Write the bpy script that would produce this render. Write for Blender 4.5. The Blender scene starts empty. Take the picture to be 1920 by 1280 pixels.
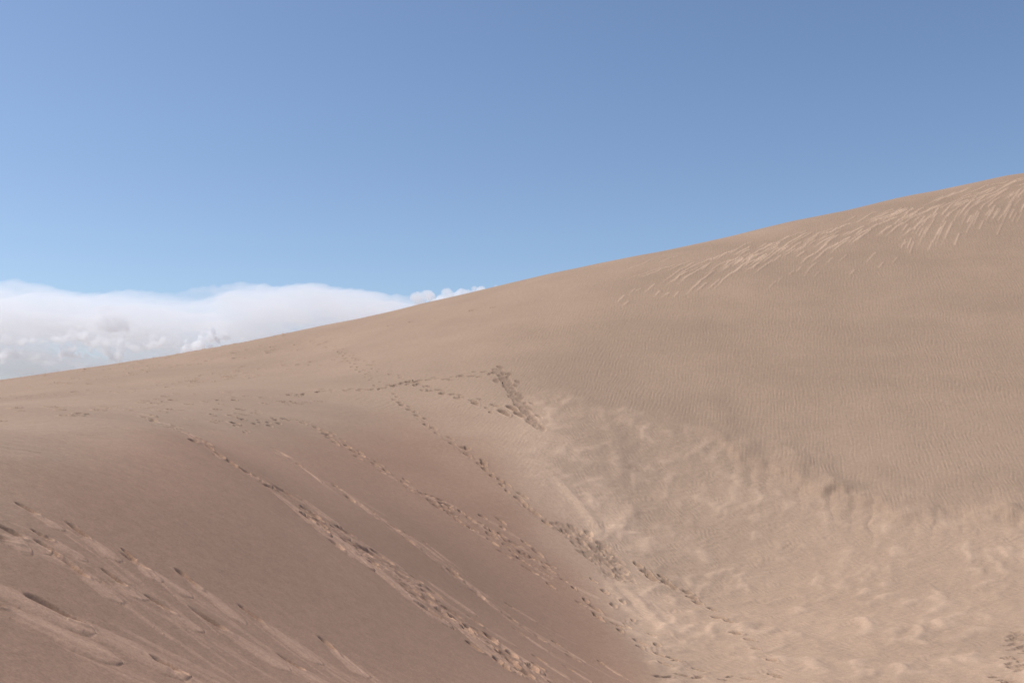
import bpy, bmesh, math, random
import numpy as np

random.seed(11)
rng = np.random.default_rng(11)
S = bpy.context.scene
COL = S.collection

# ------------------------------------------------------------------ camera
FPX, W0, H0 = 2059.0, 1920.0, 1280.0          # focal length in photo pixels
HORIZON = 850.0                               # row of the true horizon
PITCH = math.atan((HORIZON - H0 / 2) / FPX)
cam = bpy.data.cameras.new('camera')
cam.sensor_width = 36.0
cam.lens = 36.0 * FPX / W0
cam.clip_start = 0.05
cam.clip_end = 80000.0
cam_o = bpy.data.objects.new('camera', cam)
cam_o.rotation_euler = (math.pi / 2 + PITCH, 0, 0)
COL.objects.link(cam_o)
S.camera = cam_o
EYE = 1.65                                    # the eye is the origin, the sand 1.65 m below it


def ray(px, py):
    a, b = (px - W0 / 2) / FPX, (H0 / 2 - py) / FPX
    y = math.cos(PITCH) - b * math.sin(PITCH)
    z = math.sin(PITCH) + b * math.cos(PITCH)
    return a / y, z / y                       # slope right, slope up, per metre forward


# ------------------------------------------------------------------ noise
def _h(ix, iy, seed):
    n = (ix.astype(np.int64) * 374761393 + iy.astype(np.int64) * 668265263 + seed * 1442695041) & 0xffffffff
    n = ((n ^ (n >> 13)) * 1274126177) & 0xffffffff
    return (n ^ (n >> 16)) & 0xffffffff


def noise(x, y, seed=0):
    x = np.asarray(x, np.float64); y = np.asarray(y, np.float64)
    ix, iy = np.floor(x), np.floor(y)
    fx, fy = x - ix, y - iy
    ux, uy = fx * fx * fx * (fx * (fx * 6 - 15) + 10), fy * fy * fy * (fy * (fy * 6 - 15) + 10)

    def g(ox, oy):
        t = _h(ix + ox, iy + oy, seed) * (2 * math.pi / 4294967296.0)
        return np.cos(t) * (fx - ox) + np.sin(t) * (fy - oy)
    a = g(0, 0); b = g(1, 0); c = g(0, 1); d = g(1, 1)
    return (a + (b - a) * ux) * (1 - uy) + (c + (d - c) * ux) * uy


def fbm(x, y, seed, n=3):
    s = 0; k = 1.0
    for i in range(n):
        s = s + noise(x / k, y / k, seed + i * 17) * k
        k *= 0.5
    return s


def sstep(a, b, x):
    t = np.clip((x - a) / (b - a), 0, 1)
    return t * t * (3 - 2 * t)


# ------------------------------------------------------------------ the shape of the dune (thin-plate surface through survey points)
COLS = {
    -250: [(1280, 5.9), (1100, 7.1), (950, 8.6), (872, 10), (825, 17), (795, 30), (770, 48), (752, 75)],
    0:    [(1280, 7.0), (1100, 8.6), (950, 10.3), (850, 12.4), (803, 20), (772, 32), (740, 52), (713, 76)],
    300:  [(1280, 8.5), (1100, 10.9), (950, 14), (850, 17.4), (798, 20.8), (772, 28), (735, 42), (700, 60), (669, 76)],
    600:  [(1280, 11), (1150, 13.7), (1000, 19.2), (900, 26), (830, 32.5), (785, 37), (750, 43), (700, 54), (650, 66), (611, 77)],
    800:  [(1280, 13.5), (1150, 17.9), (1050, 23.6), (950, 30.5), (850, 37.5), (780, 42), (730, 46), (700, 49), (640, 57), (567, 73)],
    1000: [(1280, 17.7), (1200, 22), (1100, 27.7), (1000, 33), (900, 37.3), (820, 41), (760, 44.5), (700, 48.3), (600, 56.5), (521, 71)],
    1200: [(1280, 23), (1200, 27.3), (1100, 32), (1000, 36), (900, 40), (800, 44), (700, 49), (600, 55), (500, 64), (478, 70)],
    1500: [(1280, 23.5), (1200, 27.5), (1100, 33), (1000, 37), (920, 40), (850, 42.5), (800, 44.5), (700, 48.5), (600, 53.5), (500, 60.5), (413, 71)],
    1710: [(1280, 23.2), (1150, 29), (1000, 36), (850, 41.5), (700, 47.6), (500, 59.3), (367, 72.5)],
    1900: [(1280, 22.5), (1200, 26), (1100, 31), (1000, 35), (900, 39), (800, 43), (700, 47), (600, 52), (500, 58), (400, 66), (327, 74)],
    2250: [(1280, 21), (1150, 26.5), (1000, 33.5), (850, 39.5), (700, 45.5), (500, 56.5), (350, 67), (251, 76)],
}
P = []
for px, lst in COLS.items():
    for py, d in lst:
        u, w = ray(px, py)
        P.append((u * d, d, w * d))
    d0, z0 = d, w * d                          # past the crest the dune rolls over and sinks
    for dd, k in ((12, 0.10), (28, -1.5), (60, -9.0)):
        P.append((u * (d0 + dd), d0 + dd, z0 + k))
P += [(0, 0, -EYE), (-3, 0, -1.2), (3, 0, -2.4), (0, -6, -1.7), (-9, 0, -0.6), (9, 1, -3.6), (6, 9, -4.0), (-22, 2, -0.3),
      (16, 6, -4.4), (14, 14, -4.8), (-45, 20, 0.6), (35, 4, -4.0), (60, 25, -1.0), (80, 60, 12), (-70, 60, 3), (0, -40, -3), (50, -20, -4), (-50, -20, -1)]
P = np.array(P, np.float64)


def _phi(d2):
    return 0.5 * d2 * np.log(np.maximum(d2, 1e-9))


_n = len(P)
_A = np.zeros((_n + 3, _n + 3))
_d2 = (P[:, None, 0] - P[None, :, 0]) ** 2 + (P[:, None, 1] - P[None, :, 1]) ** 2
_A[:_n, :_n] = _phi(_d2) + np.eye(_n) * 2.0
_A[:_n, _n] = 1; _A[:_n, _n + 1:] = P[:, :2]
_A[_n, :_n] = 1; _A[_n + 1:, :_n] = P[:, :2].T
WGT = np.linalg.solve(_A, np.concatenate([P[:, 2], np.zeros(3)]))


def zbase(x, y):
    x = np.asarray(x, np.float64); y = np.asarray(y, np.float64)
    shp = x.shape
    x = x.ravel(); y = y.ravel()
    out = np.empty(x.shape)
    for i in range(0, len(x), 60000):
        xa, ya = x[i:i + 60000], y[i:i + 60000]
        r = np.hypot(xa, ya)
        k = np.minimum(1, 110 / np.maximum(r, 1e-6))      # hold the surface beyond 110 m, blended to plains below
        xs, ys = xa * k, ya * k
        v = WGT[_n] + WGT[_n + 1] * xs + WGT[_n + 2] * ys
        d2 = (xs[:, None] - P[None, :, 0]) ** 2 + (ys[:, None] - P[None, :, 1]) ** 2
        v = v + _phi(d2) @ WGT[:_n]
        far = sstep(95, 260, r)
        plain = -9 + 5 * noise(xa / 90, ya / 90, 91) + 3 * noise(xa / 37, ya / 37, 92)
        out[i:i + 60000] = v * (1 - far) + plain * far
    return out.reshape(shp)


TT = np.geomspace(4.5, 92, 1500)


def at(px, py):
    """point of the bare dune seen at a photo pixel"""
    u, w = ray(px, py)
    dz = w * TT - zbase(u * TT, TT)
    k = np.nonzero(dz < 0)[0]
    if len(k) == 0:
        k = int(np.argmin(dz))
        return np.array((u * TT[k], TT[k]))
    k = max(1, k[0])
    a, b = dz[k - 1], dz[k]
    t = TT[k - 1] + (TT[k] - TT[k - 1]) * a / (a - b)
    return np.array((u * t, t))


def down(x, y):
    e = 0.4
    g = zbase(np.array([x + e, x - e, x, x]), np.array([y, y, y + e, y - e]))
    v = -np.array(((g[0] - g[1]) / (2 * e), (g[2] - g[3]) / (2 * e)))
    s = float(np.hypot(*v))
    return v / max(s, 1e-6), s


# ------------------------------------------------------------------ one polar sheet of sand, finest where the hollow lies
half = math.radians(29.5)
TH = np.concatenate([np.linspace(-math.pi, -half, 70, endpoint=False), np.linspace(-half, half, 1650), np.linspace(half, math.pi, 71)[1:-1]])
R = np.concatenate([np.geomspace(0.35, 5.2, 26, endpoint=False), np.geomspace(5.2, 90, 1560), np.geomspace(90, 30000, 90)[1:]])
NR, NT = len(R), len(TH)
X = R[:, None] * np.sin(TH)[None, :]
Y = R[:, None] * np.cos(TH)[None, :]
ZB = zbase(X, Y)
D = np.zeros((NR, NT))                         # relief on top of the bare dune
DARK = np.zeros((NR, NT), np.float32)          # freshly turned, damper sand
PALE_LIT = np.zeros((NR, NT), np.float32)          # loose dry pale sand; sunlit crests and print edges painted in
OWN = np.full((NR, NT), -1, np.int32)          # which part owns the sand here


def near(cx, cy, rad):
    r0, t0 = math.hypot(cx, cy), math.atan2(cx, cy)
    i0, i1 = np.searchsorted(R, r0 - rad), np.searchsorted(R, r0 + rad)
    j0, j1 = np.searchsorted(TH, t0 - rad / r0), np.searchsorted(TH, t0 + rad / r0)
    return slice(max(i0 - 1, 0), min(i1 + 1, NR)), slice(max(j0 - 1, 0), min(j1 + 1, NT))


# ---- regions in plan
def poly_dist(pts, x, y):
    best = np.full(x.shape, 1e9); along = np.zeros(x.shape); side = np.zeros(x.shape)
    acc = 0.0
    for (ax, ay), (bx, by) in zip(pts[:-1], pts[1:]):
        vx, vy = bx - ax, by - ay
        L = math.hypot(vx, vy) + 1e-9
        t = np.clip(((x - ax) * vx + (y - ay) * vy) / (L * L), 0, 1)
        d = np.hypot(x - ax - t * vx, y - ay - t * vy)
        m = d < best
        best = np.where(m, d, best); along = np.where(m, acc + t * L, along)
        side = np.where(m, np.sign(vx * (y - ay) - vy * (x - ax)), side)
        acc += L
    return best, along, side


def pl(*pp):
    return [tuple(at(*p)) for p in pp]


# signed distance from the edge of the smooth slip face (positive = slip face side)
EDGE = pl((-150, 850), (0, 845), (130, 820), (300, 800), (420, 800), (560, 800), (700, 775), (800, 770), (900, 800), (960, 850), (1010, 910), (1070, 980), (1120, 1060), (1170, 1150), (1240, 1279))
sub = (slice(0, NR), slice(0, NT))
inner = (R[:, None] < 100) & (np.abs(TH)[None, :] < half + 0.2)
ii = np.nonzero(inner.any(1))[0]; jj = np.nonzero(inner.any(0))[0]
BLK = (slice(ii[0], ii[-1] + 1), slice(jj[0], jj[-1] + 1))
xb, yb = X[BLK], Y[BLK]
thb, rb = np.arctan2(xb, yb), np.hypot(xb, yb)


def by_bearing(line, tail=None):
    t = [math.atan2(a, b) for a, b in line]; r = [math.hypot(a, b) for a, b in line]
    if tail: t.append(t[-1] + tail[0]); r.append(tail[1])
    return np.interp(thb, t, r) - rb            # positive on the near side of the line


slip_sd = by_bearing(EDGE, (0.10, 8.0)) * 0.8
edge_n = fbm(xb / 2.2, yb / 2.2, 5) * 1.2
slip = sstep(-0.8, 1.2, slip_sd + edge_n)
# floor of the hollow, right of the valley line, below the small scarp
SCARP = pl((1000, 720), (1130, 745), (1250, 770), (1345, 815), (1385, 850), (1450, 868), (1520, 905), (1600, 925), (1690, 965), (1760, 950), (1850, 960), (1990, 975))
sc_sd = by_bearing(SCARP)                      # positive below the scarp
scn = fbm(xb / 1.3, yb / 1.6, 21) * 0.8
floor_m = sstep(-0.3, 1.6, sc_sd + scn) * (1 - slip) * sstep(-0.6, 2.2, xb + edge_n * 0.5 + 0.6 * sstep(38, 30, yb) * 6)
crest_d = ZB[BLK]
slope_m = (1 - slip) * (1 - floor_m)
shoulder = sstep(2, -8, xb + 0.10 * (yb - 50)) * (1 - slip)   # gentle ground on the left

# broad undulation
Dv = D[BLK]
Dv += 0.10 * fbm(xb / 7.0, yb / 7.0, 31) * (1 - 0.6 * slip) * sstep(90, 60, yb)
# faint downslope bands on the slip face
u2 = 0.15 * xb + yb * 0.99
Dv += slip * 0.040 * fbm(u2 / 1.3, (xb - 0.3 * yb) / 14.0, 41, 2)
# fine ripples of the main slope: crests run up the slope
sh = xb - 0.27 * yb
wx = 0.22 * fbm(xb / 2.0, yb / 2.6, 51, 2) + 0.075 * noise(xb / 0.30, yb / 0.8, 52)
amp = 0.75 + 0.8 * np.clip(fbm(xb / 3.0, yb / 3.0, 53, 3) + 0.2, 0, 0.6)
ph = 2 * math.pi * (sh + wx) / 0.155
rip = np.sin(ph) + 0.25 * np.sin(2 * ph + 0.8)
brk = 0.5 + 1.6 * noise(sh / 0.22, yb / 0.55, 54)
Dv += slope_m * (1 - 0.75 * shoulder) * 0.0062 * amp * rip * brk
# ripples of the left shoulder
ph = 2 * math.pi * (xb * 0.75 - yb * 0.55 + 0.6 * fbm(xb / 1.9, yb / 1.9, 61, 2)) / 0.33
Dv += shoulder * 0.0048 * amp * np.sin(ph) * (0.6 + 0.8 * noise(xb / 0.9, yb / 0.9, 63))
# hollow floor: hummocks and finer crossing ripples
wob = 0.35 * noise(xb / 1.6, yb / 1.6, 70)
_p, _q = (0.894 * xb - 0.447 * yb + wob), (0.447 * xb + 0.894 * yb)
hm = 1.15 * noise(_p / 0.50, _q / 0.85, 71) + 0.30 * noise(_p / 0.24, _q / 0.36, 69)
hm2 = fbm((xb + 0.30 * yb) / 1.9, (yb - 0.25 * xb) / 2.4, 72, 2)
hm = np.where(hm > 0, np.abs(hm) ** 1.15, hm * 0.5) * (0.5 + 1.4 * np.clip(hm2 + 0.2, 0, 1)) + 0.6 * hm2
fl_amp = floor_m * (0.55 + 0.45 * sstep(37, 31, yb))
Dv += fl_amp * 0.085 * hm
PALE_LIT[BLK] = np.clip(floor_m * sstep(0.0, 0.5, hm) * 0.20, 0, 1)
ph1 = 2 * math.pi * (xb * 0.8 + yb * 0.45 + 0.30 * fbm(xb / 0.8, yb / 0.8, 73, 2)) / 0.17
ph2 = 2 * math.pi * (xb * 0.35 - yb * 0.8 + 0.30 * fbm(xb / 0.9, yb / 0.9, 75, 2)) / 0.24
Dv += floor_m * sstep(0.35, 0.0, hm) * (0.0055 * np.sin(ph1) * (0.5 + noise(xb / 0.6, yb / 0.6, 76)) + 0.0055 * np.sin(ph2) * (0.5 + noise(xb / 0.7, yb / 0.7, 77)))
# the scarp itself: a worn step with gullies below it
sc_on = sstep(0.155, 0.195, thb) * (0.35 + 0.65 * np.clip(0.5 + 1.6 * noise(xb / 2.6, yb / 9.0, 84), 0, 1))
step = (0.5 + 0.5 * np.tanh((0.55 + 0.9 * scn - sc_sd) / 0.35)) * np.exp(-np.maximum(-(sc_sd + scn), 0) / 2.2)
Dv += 0.34 * step * sc_on * (1 - slip) * (0.75 + 0.8 * fbm(xb / 1.9, yb / 1.9, 83, 2))
gul = np.abs(noise((sh + 0.3 * noise(xb / 0.9, yb / 0.9, 81)) / 0.75, yb / 3.2, 82))
Dv += -0.09 * sc_on * (1 - slip) * np.exp(-((sc_sd - 1.3) / 1.3) ** 2) * (0.35 - gul) * 1.4
# grains of slope-scale roughness
Dv += 0.0016 * noise(xb / 0.07, yb / 0.07, 95) + 0.003 * noise(xb / 0.2, yb / 0.2, 96)
TINT = np.zeros((NR, NT), np.float32)          # yellower sand in the hollow
vy = sstep(9.5, 1.0, np.abs(slip_sd + 0.5)) * sstep(24.5, 30, yb) * sstep(47, 38, yb)
TINT[BLK] = np.clip(vy * sstep(-6, 1, xb) + 0.35 * floor_m, 0, 1) * (0.85 + 0.5 * fbm(xb / 2.5, yb / 2.5, 97, 2))
SLIPA = np.zeros((NR, NT), np.float32); SLIPA[BLK] = sstep(-2.5, 6.5, slip_sd + 1.3 * edge_n)


# ------------------------------------------------------------------ footprints and slides
PARTS = []                                     # (trail index, part name)
TRAILS = []                                    # dicts: name, label, category, group


def new_part(trail, name):
    PARTS.append((trail, name))
    return len(PARTS) - 1


def stamp(trail, cx, cy, hx, hy, L=0.32, Wd=0.17, depth=0.07, rim=0.022, dark=0.35, name='footprint', lip_light=0.10):
    sl = near(cx, cy, L * 1.3)
    x, y = X[sl], Y[sl]
    if x.size == 0:
        return
    dx, dy = x - cx, y - cy
    a = (dx * hx + dy * hy) / (L / 2); b = (-dx * hy + dy * hx) / (Wd / 2)
    b = b * (1 + 0.22 * a)                     # heel a little narrower than the ball
    sdn = int(rng.integers(1, 9999))
    q = np.sqrt(a * a + b * b) * (1 + 0.42 * noise(dx / (L * 0.45), dy / (L * 0.45), sdn))
    bowl = sstep(1.05, 0.50, q)
    dn, s = down(cx, cy)
    low = np.clip((dx * dn[0] + dy * dn[1]) / (L / 2), -1, 1)
    d = D[sl]
    rimv = rim * np.exp(-((q - 1.22) / 0.24) ** 2) * (0.75 + 0.6 * low * min(1, s * 2)) * (1 + 0.9 * noise(dx / 0.09, dy / 0.09, sdn + 1))
    base = np.median(d)
    d[:] = np.where(q < 1.02, np.minimum(d, d * 0.35 + base * 0.65 - depth * bowl * (1 + 0.35 * noise(dx / 0.08, dy / 0.08, sdn + 2))), d) + rimv
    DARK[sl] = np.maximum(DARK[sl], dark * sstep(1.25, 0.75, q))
    PALE_LIT[sl] = np.maximum(PALE_LIT[sl], (lip_light * np.exp(-((q - 1.25) / 0.2) ** 2) * np.clip(low, 0, 1) * (0.6 + noise(dx / 0.11, dy / 0.11, sdn + 7))).astype(np.float32))  # downhill rim painted lighter, where the sun would catch it
    o = OWN[sl]
    m = q < 1.0
    if m.any():
        o[m] = new_part(trail, name)


def tongue(trail, ax, ay, bx, by, Wd=0.45, hgt=0.035, pale=0.36, name='slumped_sand', source=True):
    vx, vy = bx - ax, by - ay
    L = math.hypot(vx, vy)
    if L < 0.15:
        return
    vx, vy = vx / L, vy / L
    sl = near((ax + bx) / 2, (ay + by) / 2, L / 2 + Wd)
    x, y = X[sl], Y[sl]
    if x.size == 0:
        return
    dx, dy = x - ax, y - ay
    s = (dx * vx + dy * vy) / L
    sdn = int(rng.integers(1, 9999))
    t = (-dx * vy + dy * vx) + 0.10 * Wd * noise(s * 3, dx * 0, sdn) + 0.05 * Wd * noise(dx / 0.12, dy / 0.12, sdn + 5)
    prof = np.clip(s, 0, 1) ** 0.45 * np.sqrt(np.clip(1 - np.clip(s, 0, 1) ** 5, 0, 1))
    hw = np.maximum(Wd * 0.5 * (0.35 + 0.65 * prof) * np.where((s < 0) | (s > 1), 0, 1) * np.sqrt(np.clip(1 - np.clip((s - 0.82) / 0.18, 0, 1) ** 2, 0, 1)), 1e-4)
    k = np.clip(1 - (t / hw) ** 2, 0, 1)
    body = k ** 0.5 * (0.55 + 0.6 * s) * (1 + 0.8 * fbm(t / 0.06, s * L / 1.4, sdn + 1, 2) + 0.15 * noise(dx / 0.06, dy / 0.06, sdn + 3))
    d = D[sl]
    d += hgt * body
    if source:                                  # the hollow the sand ran out of, and thin grooves beside it
        d -= hgt * 0.9 * np.exp(-((s - 0.04) / 0.10) ** 2) * np.exp(-(t / (0.30 * Wd)) ** 2)
    d -= hgt * 0.30 * np.exp(-((np.abs(t) - hw * 1.08) / 0.035) ** 2) * ((s > 0.15) & (s < 1))
    PALE_LIT[sl] = np.maximum(PALE_LIT[sl], (pale * k ** 0.5 * sstep(0.02, 0.25, s) * (0.75 + 0.5 * noise(t / 0.10, s * L / 0.9, sdn + 4))).astype(np.float32))
    o = OWN[sl]
    m = (k > 0.05) & (o < 0)
    if m.any():
        o[m] = new_part(trail, name)


def stain(pix, wd, amount, seed, rough=0.02):
    q = pl(*pix)
    c = np.mean(q, 0); rad = max(np.hypot(*(np.array(p) - c)) for p in q) + wd
    sl = near(c[0], c[1], rad)
    x, y = X[sl], Y[sl]
    d, _, _ = poly_dist(q, x, y)
    n = fbm(x / 0.35, y / 0.35, seed, 3)
    m = sstep(1.05, 0.75, d / wd + 0.35 * n)
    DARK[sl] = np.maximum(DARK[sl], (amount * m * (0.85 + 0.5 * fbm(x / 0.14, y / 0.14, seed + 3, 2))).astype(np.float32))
    D[sl] += m * (rough * fbm(x / 0.16, y / 0.22, seed + 5, 3) - 0.035)


def churn(pix, wd, rough=0.014, dark=0.16, pale=0.12, seed=1):
    """sand broken up along a track, smeared down the slope in streaks"""
    pts = [at(*p) for p in pix]
    for a, b in zip(pts[:-1], pts[1:]):
        L = np.hypot(*(b - a)); h = (b - a) / max(L, 1e-6)
        c = (a + b) / 2
        sl = near(c[0], c[1], L / 2 + wd * 1.3)
        x, y = X[sl], Y[sl]
        dx, dy = x - a[0], y - a[1]
        s = dx * h[0] + dy * h[1]; t = -dx * h[1] + dy * h[0]
        gx, gy = x * h[0] + y * h[1], -x * h[1] + y * h[0]
        edge = np.abs(t) / wd + 0.55 * fbm(gx / 0.55, gy / 0.25, seed, 3)
        m = sstep(0.75, 0.45, edge) * ((s >= 0) & (s <= L)) * np.clip(0.35 + 1.5 * (noise(gx / 1.1, gy / 0.8, seed + 1) + 0.3), 0, 1)
        D[sl] += m * (rough * fbm(gx / 0.30, gy / 0.085, seed + 2, 3) * 1.6 - 0.008)
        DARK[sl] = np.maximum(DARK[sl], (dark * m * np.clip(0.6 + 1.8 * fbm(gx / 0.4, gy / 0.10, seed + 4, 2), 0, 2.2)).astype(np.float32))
        PALE_LIT[sl] = np.maximum(PALE_LIT[sl], (pale * m * np.clip(0.3 - 2.0 * fbm(gx / 0.5, gy / 0.09, seed + 4, 2), 0, 2.2)).astype(np.float32))


def trail(label, category='footprint trail', name='footprint_trail', group=None):
    TRAILS.append(dict(name=name, label=label, category=category, group=group))
    return len(TRAILS) - 1


def walk(tr, pix, stride=0.62, gap=0.11, passes=1, spread=0.0, size=1.0, depth=0.06, dark=0.30, rim=0.010, skip=0.0, slump=0.0, slump_len=0.9, jit=0.08, heading=None):
    pts = [at(*p) for p in pix]
    seg = [np.hypot(*(b - a)) for a, b in zip(pts[:-1], pts[1:])]
    tot = sum(seg)
    for ps in range(passes):
        off = (ps - (passes - 1) / 2) * spread + rng.normal(0, 0.05)
        s = rng.uniform(0, stride * 0.6); side = 1
        while s < tot:
            acc = 0
            for (a, b), l in zip(zip(pts[:-1], pts[1:]), seg):
                if s <= acc + l:
                    break
                acc += l
            h = (b - a) / max(l, 1e-6)
            c = a + h * (s - acc)
            nrm = np.array((-h[1], h[0]))
            c = c + nrm * (side * gap + off) + rng.normal(0, jit, 2)
            if rng.uniform() > skip:
                ang = rng.normal(0, 0.16) + side * 0.12
                hh = np.array((h[0] * math.cos(ang) - h[1] * math.sin(ang), h[0] * math.sin(ang) + h[1] * math.cos(ang)))
                k = size * rng.uniform(0.72, 1.22)
                if slump and rng.uniform() < slump:
                    dn, sl_ = down(*c)
                    e = c + (0.75 * dn + 0.25 * hh) * slump_len * rng.uniform(0.6, 1.5)
                    tongue(tr, c[0], c[1], e[0], e[1], 0.30 * size * rng.uniform(0.8, 1.4), 0.013 * rng.uniform(0.7, 1.3))
                stamp(tr, c[0], c[1], hh[0], hh[1], 0.33 * k * rng.uniform(0.9, 1.35), 0.18 * k * rng.uniform(0.8, 1.1), depth * rng.uniform(0.75, 1.2), rim, dark)
            side = -side
            s += stride * rng.uniform(0.85, 1.15)


# ---- near slides on the slip face, lower left
def slide(tr, p, e, plen, wd, hgt=0.008, depth=0.050, pale=0.55, k=0.95):
    a, b = at(*p), at(*e)
    h = (b - a) / np.hypot(*(b - a))
    wd, plen = wd * k, plen * 0.62
    a2 = a + h * plen * 0.25
    tongue(tr, a2[0], a2[1], b[0], b[1], wd, hgt, pale)
    stamp(tr, a[0], a[1], h[0], h[1], plen, min(plen * 0.36, 0.14), depth, 0.009, 0.28)
    for q in range(3):                          # thin streaks the loose grains left further down
        e2 = b + h * rng.uniform(0.2, 0.9) * (1.0 if q else 1.6); o2 = np.array((-h[1], h[0])) * rng.normal(0, wd * 0.45)
        m2 = a + h * rng.uniform(0.1, 0.5)
        tongue(tr, m2[0] + o2[0], m2[1] + o2[1], e2[0] + o2[0], e2[1] + o2[1], wd * rng.uniform(0.2, 0.4), 0.004, pale * 0.55, source=False)


t = trail('upper line of long pale slides below deep footprints on the near left sand face')
for a in (((50, 948), (118, 992), 0.45, 0.26), ((148, 992), (222, 1050), 0.5, 0.36), ((252, 1050), (362, 1120), 0.45, 0.40), ((348, 1078), (462, 1168), 0.5, 0.36), ((472, 1150), (606, 1246), 0.5, 0.40), ((612, 1206), (690, 1272), 0.55, 0.36), ((240, 1035), (300, 1090), 0.35, 0.30)):
    slide(t, *a)
t = trail('middle line of slides and footprints starting at the left photo edge')
for a in (((12, 990), (100, 1036), 0.6, 0.40), ((-20, 1000), (60, 1030), 0.6, 0.5), ((78, 1000), (165, 1050), 0.35, 0.30), ((88, 1024), (145, 1066), 0.5, 0.3), ((138, 1062), (230, 1131), 0.55, 0.36), ((216, 1082), (268, 1123), 0.45, 0.40), ((296, 1128), (382, 1184), 0.45, 0.32), ((392, 1160), (545, 1258), 0.62, 0.42), ((545, 1240), (640, 1300), 0.5, 0.4)):
    slide(t, *a)
t = trail('lowest and widest slide of loose sand with one long hollow, crossing the bottom left corner')
for a in (((-70, 1075), (180, 1190), 0.6, 0.50), ((100, 1142), (360, 1275), 0.8, 0.62), ((-30, 1118), (230, 1245), 0.5, 0.55), ((315, 1250), (420, 1310), 0.5, 0.4)):
    slide(t, *a, hgt=0.012, depth=0.045, k=0.8)

# ---- the big double track down the slip face
t = trail('broad churned track of overlapping footprints from the shoulder down to the bottom edge')
for k, (p, e, wd) in enumerate((((505, 915), (620, 1010), 0.55), ((560, 960), (700, 1072), 0.62), ((610, 985), (770, 1122), 0.60), ((660, 1020), (800, 1120), 0.60), ((720, 1085), (850, 1180), 0.55), ((780, 1110), (930, 1222), 0.55), ((840, 1160), (980, 1268), 0.50), ((560, 930), (640, 990), 0.40), ((900, 1180), (1020, 1268), 0.5), ((690, 1040), (790, 1100), 0.45), ((790, 1080), (900, 1160), 0.4))):
    a, b = at(*p), at(*e)
    tongue(t, a[0], a[1], b[0], b[1], wd, 0.022, 0.5, source=False)
churn([(285, 788), (330, 806), (385, 834), (420, 862), (470, 888), (510, 915)], 0.34, seed=501)
churn([(500, 905), (560, 950), (620, 992), (690, 1042), (760, 1092), (830, 1142), (900, 1195), (960, 1240), (1010, 1280)], 0.75, 0.016, 0.2, 0.2, seed=511)
walk(t, [(272, 782), (330, 803), (385, 832), (420, 860), (470, 885), (510, 912)], stride=0.55, passes=2, spread=0.22, size=1.05, depth=0.065, slump=0.25, slump_len=0.7)
walk(t, [(500, 905), (560, 945), (620, 985), (690, 1030), (760, 1078), (830, 1128), (900, 1180), (960, 1225), (1020, 1280)], stride=0.62, passes=2, spread=0.45, size=1.15, depth=0.07, slump=0.35, slump_len=1.0)
walk(t, [(560, 965), (640, 1030), (740, 1105), (830, 1165), (940, 1250)], stride=0.9, passes=1, size=1.2, depth=0.065, slump=0.4, skip=0.25)

walk(t, [(540, 935), (600, 985), (670, 1035), (740, 1085), (820, 1140), (900, 1200), (970, 1255)], stride=0.5, passes=2, spread=0.5, size=0.95, depth=0.06, slump=0.3, slump_len=0.7, jit=0.16, dark=0.45)
walk(t, [(700, 1050), (780, 1105), (860, 1165), (940, 1225), (1000, 1275)], stride=0.55, passes=2, spread=0.55, size=0.9, depth=0.055, jit=0.18, dark=0.45)
t = trail('sparse line of single footprints with thin slides, between the two busiest tracks')
churn([(515, 845), (560, 875), (628, 915), (700, 968), (760, 1010), (850, 1078), (940, 1145), (1020, 1200)], 0.30, 0.012, 0.18, 0.22, seed=551)
walk(t, [(412, 788), (440, 797), (468, 818)], stride=0.5, size=1.0)
walk(t, [(628, 912), (700, 965), (770, 1015), (850, 1076), (940, 1142), (1020, 1198), (1100, 1246)], stride=0.8, size=1.0, depth=0.06, slump=0.6, slump_len=0.9, jit=0.1)
for a in (((515, 843), (550, 862), 0.4, 0.22), ((560, 872), (604, 906), 0.5, 0.24), ((628, 910), (700, 968), 0.45, 0.28), ((700, 962), (790, 1030), 0.45, 0.36), ((765, 1005), (840, 1060), 0.5, 0.3), ((800, 1022), (850, 1062), 0.4, 0.26), ((850, 1072), (940, 1145), 0.55, 0.40), ((958, 1138), (1010, 1170), 0.5, 0.26), ((975, 1185), (1030, 1222), 0.6, 0.34), ((1045, 1205), (1100, 1240), 0.5, 0.28), ((1128, 1242), (1170, 1268), 0.45, 0.22), ((1070, 1255), (1110, 1280), 0.7, 0.3), ((1010, 1235), (1070, 1275), 0.6, 0.34)):
    slide(t, *a, hgt=0.014, depth=0.06, k=0.75)

t = trail('long footprint track in the middle of the slip face, splitting into two rows lower down')
churn([(545, 786), (580, 796), (612, 816), (650, 840), (700, 870), (760, 910), (812, 942)], 0.36, seed=521)
churn([(812, 938), (860, 965), (920, 1003), (980, 1045), (1040, 1085)], 0.62, 0.013, 0.16, 0.14, seed=531)
walk(t, [(484, 768), (506, 777)], stride=0.5)
walk(t, [(478, 796), (515, 790), (548, 785), (580, 794), (612, 815)], stride=0.6, passes=2, spread=0.3, depth=0.045, dark=0.2)
walk(t, [(600, 805), (650, 838), (700, 868), (760, 908), (812, 940)], stride=0.52, passes=2, spread=0.28, size=1.12, depth=0.065, slump=0.25, slump_len=0.7)
walk(t, [(812, 935), (850, 950), (900, 985), (945, 1010), (1000, 1045), (1035, 1065)], stride=0.6, passes=2, spread=0.35, size=1.12, depth=0.065, slump=0.2, slump_len=0.8)
walk(t, [(815, 942), (880, 985), (930, 1025), (985, 1060), (1035, 1095), (1090, 1130), (1130, 1160)], stride=0.75, size=1.1, depth=0.065, slump=0.3)
walk(t, [(920, 965), (960, 1000), (1010, 1040)], stride=0.55, size=1.1, passes=1)

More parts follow.
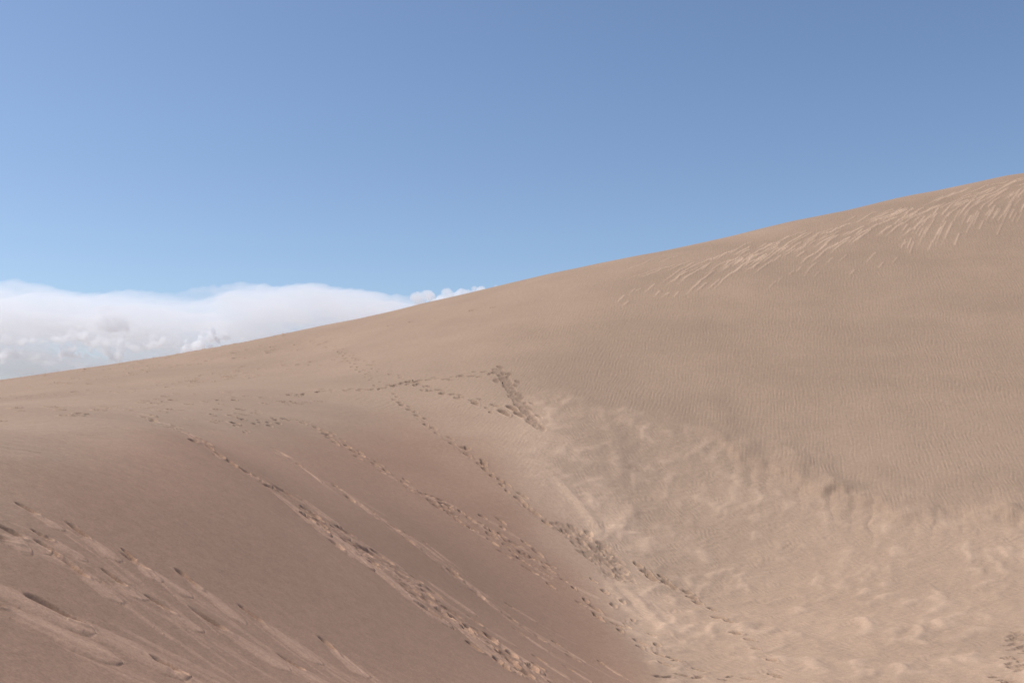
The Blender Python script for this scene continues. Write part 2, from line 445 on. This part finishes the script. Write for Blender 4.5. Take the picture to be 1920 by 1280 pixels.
walk(t, [(800, 932), (860, 962), (920, 1000), (980, 1042), (1040, 1082)], stride=0.5, passes=3, spread=0.34, size=0.95, depth=0.06, jit=0.2, dark=0.45, slump=0.15)
t = trail('straight dotted footprint track from the shoulder to the trampled patch in the hollow')
walk(t, [(612, 648), (645, 662), (676, 690), (706, 722), (735, 742)], stride=0.62, size=1.0, depth=0.06)
churn([(770, 773), (812, 805), (855, 834), (893, 866), (940, 907), (1000, 963), (1058, 1005)], 0.26, 0.012, 0.35, 0.06, seed=541)
walk(t, [(735, 742), (770, 772), (812, 803), (855, 832), (893, 865), (940, 905), (962, 932), (1000, 962), (1032, 985), (1058, 1003)], stride=0.48, gap=0.10, passes=1, size=1.15, depth=0.07, dark=0.42)
walk(t, [(860, 835), (930, 895), (1000, 958), (1055, 1000)], stride=0.6, gap=0.12, size=1.1, depth=0.08, dark=0.5)

t = trail('short faint footprint row coming down from the crest to the crossing of the tracks')
walk(t, [(640, 655), (690, 680), (735, 700), (775, 715)], stride=0.75, size=1.0, depth=0.06, jit=0.12)

t = trail('level footprint row along the shoulder ending in a dark trampled run down the slope')
walk(t, [(545, 742), (600, 732), (650, 731), (700, 730), (740, 721), (780, 712), (830, 708), (880, 705), (935, 700)], stride=0.55, passes=2, spread=0.35, size=1.05, depth=0.07, jit=0.12, dark=0.5)
stain([(932, 692), (942, 702), (958, 728), (975, 757), (992, 780), (1012, 803)], 0.24, 0.5, 301)
walk(t, [(930, 690), (950, 715), (965, 742), (985, 770), (1005, 792), (1012, 802)], stride=0.55, gap=0.18, passes=2, spread=0.30, size=1.3, depth=0.035, rim=0.004, dark=0.66, jit=0.16)
walk(t, [(945, 700), (962, 735), (985, 765), (1010, 800)], stride=0.5, gap=0.12, passes=1, size=1.4, depth=0.03, rim=0.004, dark=0.66, jit=0.16)

walk(t, [(640, 735), (700, 728), (745, 720), (790, 712), (850, 707), (920, 702)], stride=0.6, size=0.9, depth=0.06, jit=0.25, dark=0.5)
t = trail('branch of big oval dark footprints stepping down left of the dark trampled run')
walk(t, [(775, 714), (805, 730), (840, 738), (875, 745), (905, 757), (935, 770)], stride=0.50, passes=2, spread=0.30, size=1.12, depth=0.075, dark=0.65)
for p in ((945, 773), (962, 766), (975, 778)):
    c = at(*p); stamp(t, c[0], c[1], 0.45, -0.89, 0.75, 0.34, 0.09, 0.03, 0.9)

# ---- trampled patch at the foot of the slip face
t = trail('dark trampled patch of crowded footprints where the tracks meet at the valley line', 'trampled sand', 'trampled_patch')
A0 = [at(1052, 985), at(1085, 1040), at(1130, 1065), at(1165, 1085)]
A1 = [at(1085, 985), at(1120, 1012), at(1150, 1035), at(1172, 1068)]
stain([(1062, 992), (1090, 1015), (1125, 1040), (1162, 1078)], 0.46, 0.42, 311, 0.018)
for k in range(44):
    s = rng.uniform(0, 2.999); i = int(s); f = s - i; g = rng.uniform(-0.05, 1.0)
    c = (A0[i] * (1 - f) + A0[i + 1] * f) * (1 - g) + (A1[i] * (1 - f) + A1[i + 1] * f) * g
    ang = -0.9 + rng.normal(0, 0.3)
    stamp(t, c[0], c[1], math.cos(ang), math.sin(ang), 0.42 * rng.uniform(0.8, 1.4), 0.24 * rng.uniform(0.8, 1.3), 0.045, 0.003, 0.45, lip_light=0.08)
for p, L in (((1160, 1072), 0.7), ((1135, 1050), 0.6), ((1120, 1030), 0.6)):
    c = at(*p); stamp(t, c[0], c[1], 0.6, -0.8, L, 0.30, 0.05, 0.008, 0.6)

t = trail('line of single footprints walking out across the hollow floor to the lower right')
for p, L in (((1197, 1058), .4), ((1212, 1072), .55), ((1222, 1083), .5), ((1241, 1080), .35), ((1250, 1092), .55), ((1262, 1099), .4), ((1289, 1108), .45), ((1298, 1119), .45), ((1308, 1128), .4), ((1335, 1141), .35), ((1347, 1160), .5), ((1367, 1168), .36), ((1381, 1189), .42), ((1406, 1201), .36), ((1417, 1219), .28), ((1447, 1240), .32), ((1450, 1266), .3), ((1460, 1271), .26)):
    c = at(*p); stamp(t, c[0], c[1], 0.55, -0.83, L, L * 0.52, 0.085, 0.024, 0.65)

t = trail('footprint row along the foot of the slip face below the trampled patch')
walk(t, [(1068, 1098), (1095, 1132), (1125, 1160), (1160, 1178), (1190, 1205), (1222, 1232)], stride=0.55, size=1.1, depth=0.08, dark=0.5, passes=1)
walk(t, [(1120, 1090), (1150, 1115), (1175, 1160), (1205, 1185), (1235, 1212)], stride=0.6, size=1.0, depth=0.06, dark=0.45)
for p, L in (((1265, 1236), .4), ((1273, 1242), .35), ((1312, 1256), .4), ((1245, 1247), .35)):
    c = at(*p); stamp(t, c[0], c[1], 0.7, -0.7, L, L * 0.5, 0.08, 0.024, 0.6)
walk(t, [(1235, 1272), (1270, 1268), (1310, 1272), (1350, 1276), (1390, 1270), (1430, 1275)], stride=0.34, gap=0.06, size=0.95, depth=0.05, dark=0.55)

t = trail('rough cluster of dark footprints at the right photo edge low in the hollow', 'footprints', 'footprint_cluster')
for k in range(46):
    px, py = rng.uniform(1880, 1945), rng.uniform(1186, 1256)
    if px < 1880 + 26 * abs(py - 1225) / 40:
        continue
    c = at(px, py); ang = rng.normal(0.1, 0.5)
    stamp(t, c[0], c[1], math.cos(ang), math.sin(ang), 0.36 * rng.uniform(0.7, 1.4), 0.17 * rng.uniform(0.8, 1.2), 0.042, 0.008, 0.38, lip_light=0.1)
for p in ((1866, 1266), (1880, 1272), (1890, 1276)):
    c = at(*p); stamp(t, c[0], c[1], 1, 0.2, 0.3, 0.15, 0.07, 0.02, 0.6)

# ---- tracks on the left shoulder and along the crest
rows = [
    ('level footprint row on the upper shoulder leading to the straight dotted track', [(380, 712), (450, 690), (500, 686), (545, 682), (585, 676), (630, 684)], 0.8, 2, 0.2),
    ('old scattered footprints across the middle of the left shoulder', [(300, 722), (345, 712), (395, 716), (430, 706), (480, 700)], 0.7, 3, 0.2),
    ('faint footprint row at the left photo edge high on the shoulder', [(-20, 752), (60, 738), (130, 742), (200, 736), (270, 726)], 0.9, 4, 0.3),
    ('low footprint row along the brink above the broad churned track', [(265, 768), (300, 767), (340, 761), (385, 757), (420, 750), (480, 745), (545, 742)], 0.7, 3, 0.25),
    ('footprints near the brink at the left photo edge', [(-20, 782), (40, 782), (90, 770), (160, 764), (220, 772), (275, 784)], 0.7, 2, 0.25),
    ('sunken footprints strung along the skyline at the far left', [(-20, 716), (100, 703), (200, 688), (330, 664), (450, 640), (560, 614)], 1.0, 4, 0.25),
    ('thin line of old footprints between the skyline and the upper shoulder row', [(120, 722), (220, 700), (330, 682), (450, 664), (540, 648), (610, 634)], 0.9, 3, 0.3),
    ('faint footprint row below the skyline in the upper middle', [(560, 652), (640, 630), (720, 612), (780, 600), (850, 588), (950, 570)], 1.4, 1, 0.35),
]
for lab, pp, st, ps, sk in rows:
    t = trail(lab)
    walk(t, pp, stride=st, passes=ps, spread=1.6, size=1.15, depth=0.075, dark=0.6, rim=0.045 if 'skyline' in lab else 0.03, skip=sk, jit=0.35, gap=0.16)

# ---- sharp ripple crests below the skyline on the right, sunlit brightness painted in
BANDC = np.zeros((NR, NT), np.float32)


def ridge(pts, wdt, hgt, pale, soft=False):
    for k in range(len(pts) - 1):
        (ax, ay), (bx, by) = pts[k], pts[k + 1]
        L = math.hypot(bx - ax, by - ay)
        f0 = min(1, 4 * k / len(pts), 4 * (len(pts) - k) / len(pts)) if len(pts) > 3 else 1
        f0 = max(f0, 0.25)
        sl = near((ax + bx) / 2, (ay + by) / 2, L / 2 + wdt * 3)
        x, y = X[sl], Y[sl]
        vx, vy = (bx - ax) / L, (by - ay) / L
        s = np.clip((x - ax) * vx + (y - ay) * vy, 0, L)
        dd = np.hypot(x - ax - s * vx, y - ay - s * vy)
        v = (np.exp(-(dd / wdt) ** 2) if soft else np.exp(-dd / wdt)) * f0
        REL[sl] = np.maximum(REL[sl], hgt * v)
        PALE_LIT[sl] = np.maximum(PALE_LIT[sl], (pale * f0 * np.exp(-(dd / (wdt * 0.95)) ** 2)).astype(np.float32))


REL = np.zeros((NR, NT))


def smooth(q, n=3):
    for _ in range(n):
        o = [q[0]]
        for a, b in zip(q[:-1], q[1:]):
            o += [(a[0] * .75 + b[0] * .25, a[1] * .75 + b[1] * .25), (a[0] * .25 + b[0] * .75, a[1] * .25 + b[1] * .75)]
        q = o + [q[-1]]
    return q


def crest_row(px):                             # skyline row
    return float(np.interp(px, [600, 750, 900, 1100, 1300, 1600, 1800, 1920, 2250], [610, 577, 542, 498, 456, 390, 348, 323, 251]))


def fling(px, py, length, slope, wdt, hgt, pale, n=9):
    pp = []
    x, y = px, py
    wob = rng.normal(0, 0.2)
    n = int(n * 1.6)
    for k in range(n):
        wob = wob * 0.55 + rng.normal(0, 0.34)
        if y < crest_row(x) + 7:
            y = crest_row(x) + 7
        pp.append(tuple(at(x, y)))
        st = length / n
        x += st; y -= st * max(-0.05, slope * (1 + 0.9 * wob))
    ridge(pp, wdt, hgt, pale)


def streamline(px, py, length, wdt, hgt, pale, steep=1.0):
    """follow the wind-shaped crest field up and to the right; neighbours stay side by side"""
    pp, x, y, run = [], px, py, 0.0
    while run < length:
        d = (y - crest_row(x)) / 100.0
        if d < 0.07: break
        sl = (0.24 + 0.75 * d) * steep + 0.55 * float(noise(np.array(x / 20.0), np.array(y / 9.0), 401)) + 0.5 * float(noise(np.array(x / 8.0), np.array(y / 5.0), 402))
        pp.append(tuple(at(x, y)))
        x += 4.0; y -= 4.0 * max(0.08, sl); run += 4.0
    if len(pp) > 2: ridge(pp, wdt, hgt, pale)


def band(x0, x1, stepx, d0, d1, l0, l1, wdt, hgt, pale, steep=1.0, drop=0.0):
    x = x0
    while x < x1:
        if rng.uniform() > drop:
            dd = rng.uniform(d0, d1)
            streamline(x, crest_row(x) + dd, l0 + (l1 - l0) * rng.uniform(0, 1) ** 2, wdt * rng.uniform(0.7, 1.15), hgt * rng.uniform(0.7, 1.2), pale * rng.uniform(0.5, 1.0), steep)
        x += stepx * rng.uniform(0.6, 1.4)


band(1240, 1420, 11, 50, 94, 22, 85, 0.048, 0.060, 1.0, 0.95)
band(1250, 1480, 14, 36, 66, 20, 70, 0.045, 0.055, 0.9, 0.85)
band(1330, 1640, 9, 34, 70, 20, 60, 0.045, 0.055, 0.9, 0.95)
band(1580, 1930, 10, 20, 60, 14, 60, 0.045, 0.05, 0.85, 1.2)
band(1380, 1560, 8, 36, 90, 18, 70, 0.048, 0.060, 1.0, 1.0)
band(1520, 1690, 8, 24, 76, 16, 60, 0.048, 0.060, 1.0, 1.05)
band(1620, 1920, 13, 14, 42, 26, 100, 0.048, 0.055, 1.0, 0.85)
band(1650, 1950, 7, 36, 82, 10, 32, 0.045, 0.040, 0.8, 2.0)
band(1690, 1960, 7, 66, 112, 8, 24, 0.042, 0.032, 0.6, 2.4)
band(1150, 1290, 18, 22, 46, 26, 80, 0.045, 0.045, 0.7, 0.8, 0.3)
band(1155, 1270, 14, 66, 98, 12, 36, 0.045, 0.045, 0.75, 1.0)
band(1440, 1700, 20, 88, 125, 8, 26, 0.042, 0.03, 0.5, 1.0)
# low ridges of drifted sand on the valley line
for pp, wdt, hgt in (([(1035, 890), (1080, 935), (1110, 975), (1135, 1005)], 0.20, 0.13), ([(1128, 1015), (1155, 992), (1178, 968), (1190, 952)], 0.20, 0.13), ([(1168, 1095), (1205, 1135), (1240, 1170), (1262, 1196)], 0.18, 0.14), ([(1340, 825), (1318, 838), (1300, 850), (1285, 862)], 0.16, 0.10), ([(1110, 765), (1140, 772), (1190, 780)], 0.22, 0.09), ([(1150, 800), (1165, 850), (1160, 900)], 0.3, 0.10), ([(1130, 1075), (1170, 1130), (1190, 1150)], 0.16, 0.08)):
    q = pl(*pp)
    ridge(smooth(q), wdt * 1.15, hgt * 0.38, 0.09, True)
D += REL

# ------------------------------------------------------------------ build the meshes out of the sheet
Z = ZB + D
# vertex normals of the full sheet (wraps round in azimuth)
Pn = np.stack([X, Y, Z], -1)
dT = np.roll(Pn, -1, 1) - np.roll(Pn, 1, 1)
dR = np.empty_like(Pn); dR[1:-1] = Pn[2:] - Pn[:-2]; dR[0] = Pn[1] - Pn[0]; dR[-1] = Pn[-1] - Pn[-2]
NRM = np.cross(dT, dR)
NRM *= np.sign(NRM[..., 2:3])
NRM /= np.linalg.norm(NRM, axis=-1, keepdims=True)
V = Pn.reshape(-1, 3); NV = NRM.reshape(-1, 3)
I = np.arange(NR * NT).reshape(NR, NT)
I2 = np.roll(I, -1, 1)
Q = np.stack([I[:-1], I[1:], I2[1:], I2[:-1]], -1).reshape(-1, 4)   # outward then left: seen from above counter-clockwise
Q = Q[:, ::-1]
own_f = OWN[:-1].reshape(-1)
ATT = dict(dark=DARK.reshape(-1), pale=PALE_LIT.reshape(-1), tint=TINT.reshape(-1), slip=SLIPA.reshape(-1))


# each part is one connected piece of the sheet; stray slivers go back to the dune
of = own_f.reshape(NR - 1, NT)
_idx = np.nonzero(own_f >= 0)[0]
_seen = set()
_own = {int(i): int(own_f[i]) for i in _idx}
_best = {}
for i0 in _own:
    if i0 in _seen: continue
    k = _own[i0]; comp = [i0]; _seen.add(i0); p_ = 0
    while p_ < len(comp):
        c = comp[p_]; p_ += 1
        for q_ in (c - 1, c + 1, c - NT, c + NT):
            if q_ not in _seen and _own.get(q_) == k:
                _seen.add(q_); comp.append(q_)
    _best.setdefault(k, []).append(comp)
for k, comps in _best.items():
    comps.sort(key=len)
    for c in comps[:-1]:
        own_f[c] = -1


def mesh_from(name, quads, origin=(0, 0, 0), centre=False):
    vid, inv = np.unique(quads.ravel(), return_inverse=True)
    me = bpy.data.meshes.new(name)
    co = V[vid] - np.array(origin)
    nv = len(vid)
    nq = len(quads)
    loops = inv.astype(np.int32)
    me.vertices.add(nv); me.vertices.foreach_set('co', co.astype(np.float32).ravel())
    me.loops.add(nq * 4); me.loops.foreach_set('vertex_index', loops)
    me.polygons.add(nq)
    me.polygons.foreach_set('loop_start', np.arange(0, nq * 4, 4, dtype=np.int32))
    me.polygons.foreach_set('use_smooth', np.ones(nq, bool)) if hasattr(me.polygons, 'foreach_set') else None
    me.update(calc_edges=True)
    for k, arr in ATT.items():
        a = me.attributes.new(k, 'FLOAT', 'POINT')
        a.data.foreach_set('value', arr[vid].astype(np.float32))
    a = me.attributes.new('custom_normal', 'FLOAT_VECTOR', 'POINT')
    a.data.foreach_set('vector', NV[vid].astype(np.float32).ravel())
    me.validate()
    return me


# ------------------------------------------------------------------ sand material
def sand_material():
    m = bpy.data.materials.new('sand'); m.use_nodes = True
    nt = m.node_tree; N = nt.nodes; Lk = nt.links
    N.clear()
    out = N.new('ShaderNodeOutputMaterial')
    bs = N.new('ShaderNodeBsdfPrincipled')
    bs.inputs['Roughness'].default_value = 0.85
    bs.inputs['Specular IOR Level'].default_value = 0.15
    Lk.new(bs.outputs[0], out.inputs['Surface'])
    geo = N.new('ShaderNodeNewGeometry')

    def tex(scale, detail=2.0, rough=0.5):
        t = N.new('ShaderNodeTexNoise'); t.inputs['Scale'].default_value = scale
        t.inputs['Detail'].default_value = detail; t.inputs['Roughness'].default_value = rough
        Lk.new(geo.outputs['Position'], t.inputs['Vector']); return t.outputs['Fac']

    def attr(name):
        a = N.new('ShaderNodeAttribute'); a.attribute_name = name; return a.outputs['Fac']

    def mix(a, b, fac, mode='MIX'):
        x = N.new('ShaderNodeMix'); x.data_type = 'RGBA'; x.blend_type = mode
        for sock, v in ((x.inputs[6], a), (x.inputs[7], b), (x.inputs[0], fac)):
            if hasattr(v, 'is_output'): Lk.new(v, sock)
            else: sock.default_value = v
        return x.outputs[2]

    def rng_(v, a, b, c, d):
        x = N.new('ShaderNodeMapRange'); Lk.new(v, x.inputs[0])
        for i, k in enumerate((a, b, c, d)): x.inputs[i + 1].default_value = k
        return x.outputs[0]
    c = mix((*SAND, 1), (*SAND_YELLOW, 1), attr('tint'))
    c = mix(c, (*SAND_SLIP, 1), attr('slip'))
    for nm, k in (('pale', SAND_PALE_LIT), ('dark', SAND_DAMP)):
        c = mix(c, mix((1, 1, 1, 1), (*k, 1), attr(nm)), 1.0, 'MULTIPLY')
    g1 = rng_(tex(0.22, 4), 0.3, 0.7, 0.94, 1.06)
    g2 = rng_(tex(7.0, 4, 0.65), 0.25, 0.75, 0.90, 1.10)
    g3 = rng_(tex(34.0, 5, 0.85), 0.25, 0.75, 0.70, 1.30)
    mp = N.new('ShaderNodeMapping'); mp.inputs['Scale'].default_value = (0.10, 0.10, 1.3)
    Lk.new(geo.outputs['Position'], mp.inputs['Vector'])
    tb = N.new('ShaderNodeTexNoise'); tb.inputs['Scale'].default_value = 1.0; tb.inputs['Detail'].default_value = 4
    Lk.new(mp.outputs[0], tb.inputs['Vector'])
    g4 = rng_(tb.outputs['Fac'], 0.3, 0.7, 0.975, 1.025)
    for g in (g1, g2, g3, g4):
        cc = N.new('ShaderNodeCombineColor')
        for i in range(3): Lk.new(g, cc.inputs[i])
        c = mix(c, cc.outputs[0], 1.0, 'MULTIPLY')
    Lk.new(c, bs.inputs['Base Color'])
    b = N.new('ShaderNodeBump'); b.inputs['Strength'].default_value = 0.35; b.inputs['Distance'].default_value = 0.006
    Lk.new(tex(60.0, 4, 0.7), b.inputs['Height'])
    Lk.new(b.outputs[0], bs.inputs['Normal'])
    return m


SAND = (0.342, 0.232, 0.157)
SAND_YELLOW = (0.500, 0.341, 0.232)
SAND_SLIP = (0.350, 0.214, 0.141)
SAND_PALE_LIT = (1.72, 1.76, 1.80)                 # loose dry sand and painted sunlit crests, against the sand beneath
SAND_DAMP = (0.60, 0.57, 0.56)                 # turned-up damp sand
SANDM = sand_material()

me = mesh_from('dune', Q[own_f < 0])
# close the little hole under the camera
dune = bpy.data.objects.new('dune', me); COL.objects.link(dune)
me.materials.append(SANDM)
dune['kind'] = 'structure'
cap = bpy.data.meshes.new('dune_cap')

order = np.argsort(own_f, kind='stable')
sf = own_f[order]
starts = np.searchsorted(sf, np.arange(len(PARTS)), 'left'); ends = np.searchsorted(sf, np.arange(len(PARTS)), 'right')
by_trail = {}
for k, (tr, nm) in enumerate(PARTS):
    if ends[k] - starts[k] >= 3:
        by_trail.setdefault(tr, []).append(k)
for tr, info in enumerate(TRAILS):
    ks = by_trail.get(tr, [])
    if not ks:
        continue
    allq = np.concatenate([order[starts[k]:ends[k]] for k in ks])
    pts = V[Q[allq].ravel()]
    org = pts.mean(0); org[2] = pts[:, 2].min()
    root = bpy.data.objects.new(info['name'], None); root.empty_display_size = 0.3
    root.location = org; COL.objects.link(root)
    root['label'] = info['label']; root['category'] = info['category']
    if info['group']: root['group'] = info['group']
    ks = sorted(ks, key=lambda k: starts[k] - ends[k])
    for nm in sorted(set(PARTS[k][1] for k in ks)):
        sel = [k for k in ks if PARTS[k][1] == nm]
        for k in sel[:100]:
            mm = mesh_from(nm, Q[order[starts[k]:ends[k]]], org)
            mm.materials.append(SANDM)
            o = bpy.data.objects.new(nm, mm); COL.objects.link(o); o.parent = root
        if len(sel) > 100:
            mm = mesh_from(nm, Q[np.concatenate([order[starts[k]:ends[k]] for k in sel[100:]])], org)
            mm.materials.append(SANDM)
            o = bpy.data.objects.new(nm, mm); COL.objects.link(o); o.parent = root; o['kind'] = 'stuff'

# ------------------------------------------------------------------ clouds: closed volumes of white vapour
def vapour(name, density, colour=(0.988, 0.994, 1), aniso=0.25):
    m = bpy.data.materials.new(name); m.use_nodes = True
    nt = m.node_tree; nt.nodes.clear()
    out = nt.nodes.new('ShaderNodeOutputMaterial')
    v = nt.nodes.new('ShaderNodeVolumePrincipled')
    v.inputs['Density'].default_value = density
    v.inputs['Color'].default_value = (*colour, 1)
    v.inputs['Anisotropy'].default_value = aniso
    nt.links.new(v.outputs[0], out.inputs['Volume'])
    return m


def world_at(px, py, d):
    u, w = ray(px, py)
    return np.array((u * d, d, w * d))


def finish(o, label, cat, group=None):
    o['label'] = label; o['category'] = cat
    if group: o['group'] = group


def lens_cloud(name, outline_top, outline_bot, dist, thick, dens, label, cat, seed, nx=300, nz=60):
    """a wide layer cloud: thick in the middle, thinning to its outline"""
    x0, x1 = outline_top[0][0], outline_top[-1][0]
    tx, ty = zip(*outline_top); bx, by = zip(*outline_bot)
    bm = bmesh.new()
    front, back = [], []
    for i in range(nx + 1):
        f = i / nx
        px = x0 + (x1 - x0) * f
        top, bot = np.interp(px, tx, ty), np.interp(px, bx, by)
        top += float(fbm(np.array(px / 70.0), np.array(seed * 1.3), seed, 4)) * 9 + float(fbm(np.array(px / 17.0), np.array(seed * 2.3), seed + 9, 3)) * 3.5
        fr, bk = [], []
        for j in range(nz + 1):
            g = j / nz
            py = bot + (top - bot) * g
            prof = (min(1, (1 - g) / 0.22) ** 0.75) * min(1, 0.12 + g / 0.85) ** 1.7 * min(1, f / 0.03, (1 - f) / 0.12)
            n = 0.8 + 0.9 * float(fbm(np.array(px / 160.0), np.array(py / 45.0), seed + 3, 4))
            th = thick * max(0.0, prof) * max(0.15, n) + 0.5
            p = world_at(px, py, dist)
            fr.append(bm.verts.new((p[0], p[1] - th, p[2]))); bk.append(bm.verts.new((p[0], p[1] + th, p[2])))
        front.append(fr); back.append(bk)
    for i in range(nx):
        for j in range(nz):
            bm.faces.new((front[i][j], front[i + 1][j], front[i + 1][j + 1], front[i][j + 1]))
            bm.faces.new((back[i][j + 1], back[i + 1][j + 1], back[i + 1][j], back[i][j]))
    for i in range(nx):
        bm.faces.new((back[i][0], back[i + 1][0], front[i + 1][0], front[i][0]))
        bm.faces.new((front[i][nz], front[i + 1][nz], back[i + 1][nz], back[i][nz]))
    for j in range(nz):
        bm.faces.new((front[0][j], front[0][j + 1], back[0][j + 1], back[0][j]))
        bm.faces.new((front[nx][j + 1], front[nx][j], back[nx][j], back[nx][j + 1]))
    bmesh.ops.recalc_face_normals(bm, faces=bm.faces)
    me = bpy.data.meshes.new(name); bm.to_mesh(me); bm.free()
    for p in me.polygons: p.use_smooth = True
    me.materials.append(vapour(name + '_vapour', dens))
    o = bpy.data.objects.new(name, me); COL.objects.link(o)
    finish(o, label, cat)
    return o


CT = bpy.data.textures.new('cloud_lumps', 'CLOUDS'); CT.noise_scale = 17; CT.noise_depth = 4
CT2 = bpy.data.textures.new('cloud_fray', 'CLOUDS'); CT2.noise_scale = 6; CT2.noise_depth = 3


def cumulus(blobs, dist, dens, label, group=None, seed=0, vox=1.8, disp=14, name='cumulus_cloud', flat=0.75):
    """heaped cloud grown from puffs: (pixel, pixel, radius in photo pixels)"""
    rr = random.Random(seed)
    k = dist / FPX
    bm = bmesh.new()
    for px, py, r in blobs:
        r = r * 1.5
        for q in range(16):
            a = rr.uniform(0, 2 * math.pi); e = rr.uniform(0.2, 1.25)
            s = r * (0.62 if q == 0 else rr.uniform(0.2, 0.46))
            ox, oz, oy = (0, 0, 0) if q == 0 else (math.cos(a) * r * e, math.sin(a) * r * e * flat + r * 0.1, rr.uniform(-0.7, 0.7) * r)
            c = world_at(px, py, dist) + np.array((ox * k, oy * k, oz * k))
            mt = bmesh.ops.create_icosphere(bm, subdivisions=2, radius=s * k)
            for v in mt['verts']:
                v.co.z *= flat
                v.co.x += c[0]; v.co.y += c[1]; v.co.z += c[2]
    me = bpy.data.meshes.new('puffs'); bm.to_mesh(me); bm.free()
    tmp = bpy.data.objects.new('puffs', me); COL.objects.link(tmp)
    rm = tmp.modifiers.new('r', 'REMESH'); rm.mode = 'VOXEL'; rm.voxel_size = vox
    for tx, st in ((CT, disp), (CT2, disp * 0.45)):
        dm = tmp.modifiers.new('d', 'DISPLACE'); dm.texture = tx; dm.texture_coords = 'GLOBAL'; dm.strength = st; dm.mid_level = 0.5
    rm = tmp.modifiers.new('r2', 'REMESH'); rm.mode = 'VOXEL'; rm.voxel_size = vox
    dg = bpy.context.evaluated_depsgraph_get()
    me2 = bpy.data.meshes.new_from_object(tmp.evaluated_get(dg))
    bpy.data.objects.remove(tmp); bpy.data.meshes.remove(me)
    me2.name = name
    for p in me2.polygons: p.use_smooth = True
    me2.materials.clear(); me2.materials.append(vapour('cumulus_vapour', dens))
    o = bpy.data.objects.new(name, me2); COL.objects.link(o)
    finish(o, label, 'cloud', group)
    return o


lens_cloud('anvil_cloud', [(-420, 545), (-200, 535), (-60, 528), (30, 526), (90, 532), (130, 545), (180, 546), (330, 545), (380, 535), (470, 531), (560, 532), (660, 541), (800, 556), (900, 575)],
           [(-420, 830), (0, 815), (300, 790), (500, 750), (700, 700), (900, 640)], 3600, 230, 0.0080,
           'vast flat-topped pale white cloud bank along the left skyline', 'cloud bank', 7)
cumulus([(822, 574, 23), (845, 570, 17), (868, 564, 13), (890, 560, 15), (912, 554, 13), (930, 551, 10)], 2600, 0.05, 'bright white cloud top peeking over the middle of the dune skyline', seed=3, disp=10)
G = 'small heaped clouds below the cloud bank'
cumulus([(190, 594, 15), (212, 596, 16), (228, 606, 12), (182, 612, 14), (208, 614, 16)], 2500, 0.035, 'round puffy cloud with a grey underside, standing alone above the others', G, 4, flat=0.62)
cumulus([(400, 622, 9), (392, 636, 11), (422, 628, 8), (375, 648, 12), (352, 655, 10)], 2500, 0.08, 'bright white heaped cloud just above the sand, rightmost of the small clouds', G, 5)
cumulus([(10, 640, 9), (35, 640, 9), (60, 640, 8), (78, 642, 6)], 2500, 0.06, 'long thin white cloud at the left photo edge', G, 6, flat=0.6)
cumulus([(118, 636, 9), (145, 630, 9), (160, 634, 9), (105, 640, 6)], 2500, 0.06, 'white heaped cloud directly below the lone grey puff on its left', G, 7)
cumulus([(175, 645, 10), (200, 643, 9), (225, 645, 9), (250, 652, 8), (195, 660, 9), (220, 668, 10)], 2550, 0.045, 'wide ragged cloud in the centre of the small clouds', G, 8)
cumulus([(135, 656, 10), (118, 664, 9), (145, 668, 8)], 2500, 0.055, 'lower heaped cloud under the left half of the small clouds', G, 9)
cumulus([(290, 645, 9), (308, 641, 8), (275, 650, 7), (325, 648, 6)], 2500, 0.055, 'small white cloud left of the bright heap above the sand', G, 10)
cumulus([(8, 668, 9), (28, 664, 7)], 2500, 0.055, 'lowest cloud at the left photo edge', G, 12)
cumulus([(60, 674, 9), (90, 682, 10), (150, 686, 10), (210, 684, 9)], 2600, 0.014, 'faint low cloud row just above the left end of the skyline', G, 13, flat=0.5)

# ------------------------------------------------------------------ daylight
SUN_EL, SUN_AZ = math.radians(58), math.radians(-84)    # azimuth from straight ahead, negative = left
sd_ = np.array((math.sin(SUN_AZ) * math.cos(SUN_EL), math.cos(SUN_AZ) * math.cos(SUN_EL), math.sin(SUN_EL)))
sl_ = bpy.data.lights.new('sun', 'SUN'); sl_.energy = 3.75; sl_.angle = math.radians(0.53); sl_.color = (1.0, 0.975, 0.935)
so = bpy.data.objects.new('sun', sl_); COL.objects.link(so)
from mathutils import Vector
so.rotation_euler = Vector(sd_).to_track_quat('Z', 'Y').to_euler()
wd_ = bpy.data.worlds.new('World'); S.world = wd_; wd_.use_nodes = True
nt = wd_.node_tree
bg = nt.nodes['Background']
sky = nt.nodes.new('ShaderNodeTexSky'); sky.sky_type = 'NISHITA'; sky.sun_disc = False
sky.sun_elevation = SUN_EL; sky.sun_rotation = SUN_AZ
sky.altitude = 0; sky.air_density = 0.85; sky.dust_density = 1.0; sky.ozone_density = 1.2
gm = nt.nodes.new('ShaderNodeGamma'); gm.inputs[1].default_value = 1.12
nt.links.new(sky.outputs[0], gm.inputs[0]); nt.links.new(gm.outputs[0], bg.inputs[0]); bg.inputs[1].default_value = 0.116

S.view_settings.view_transform = 'Standard'
S.view_settings.look = 'None'
S.view_settings.exposure = 0.0
S.view_settings.gamma = 1.0
S.cycles.use_denoising = True
S.cycles.denoising_prefilter = 'ACCURATE'
S.cycles.max_bounces = 24
S.cycles.volume_bounces = 20
S.cycles.diffuse_bounces = 3
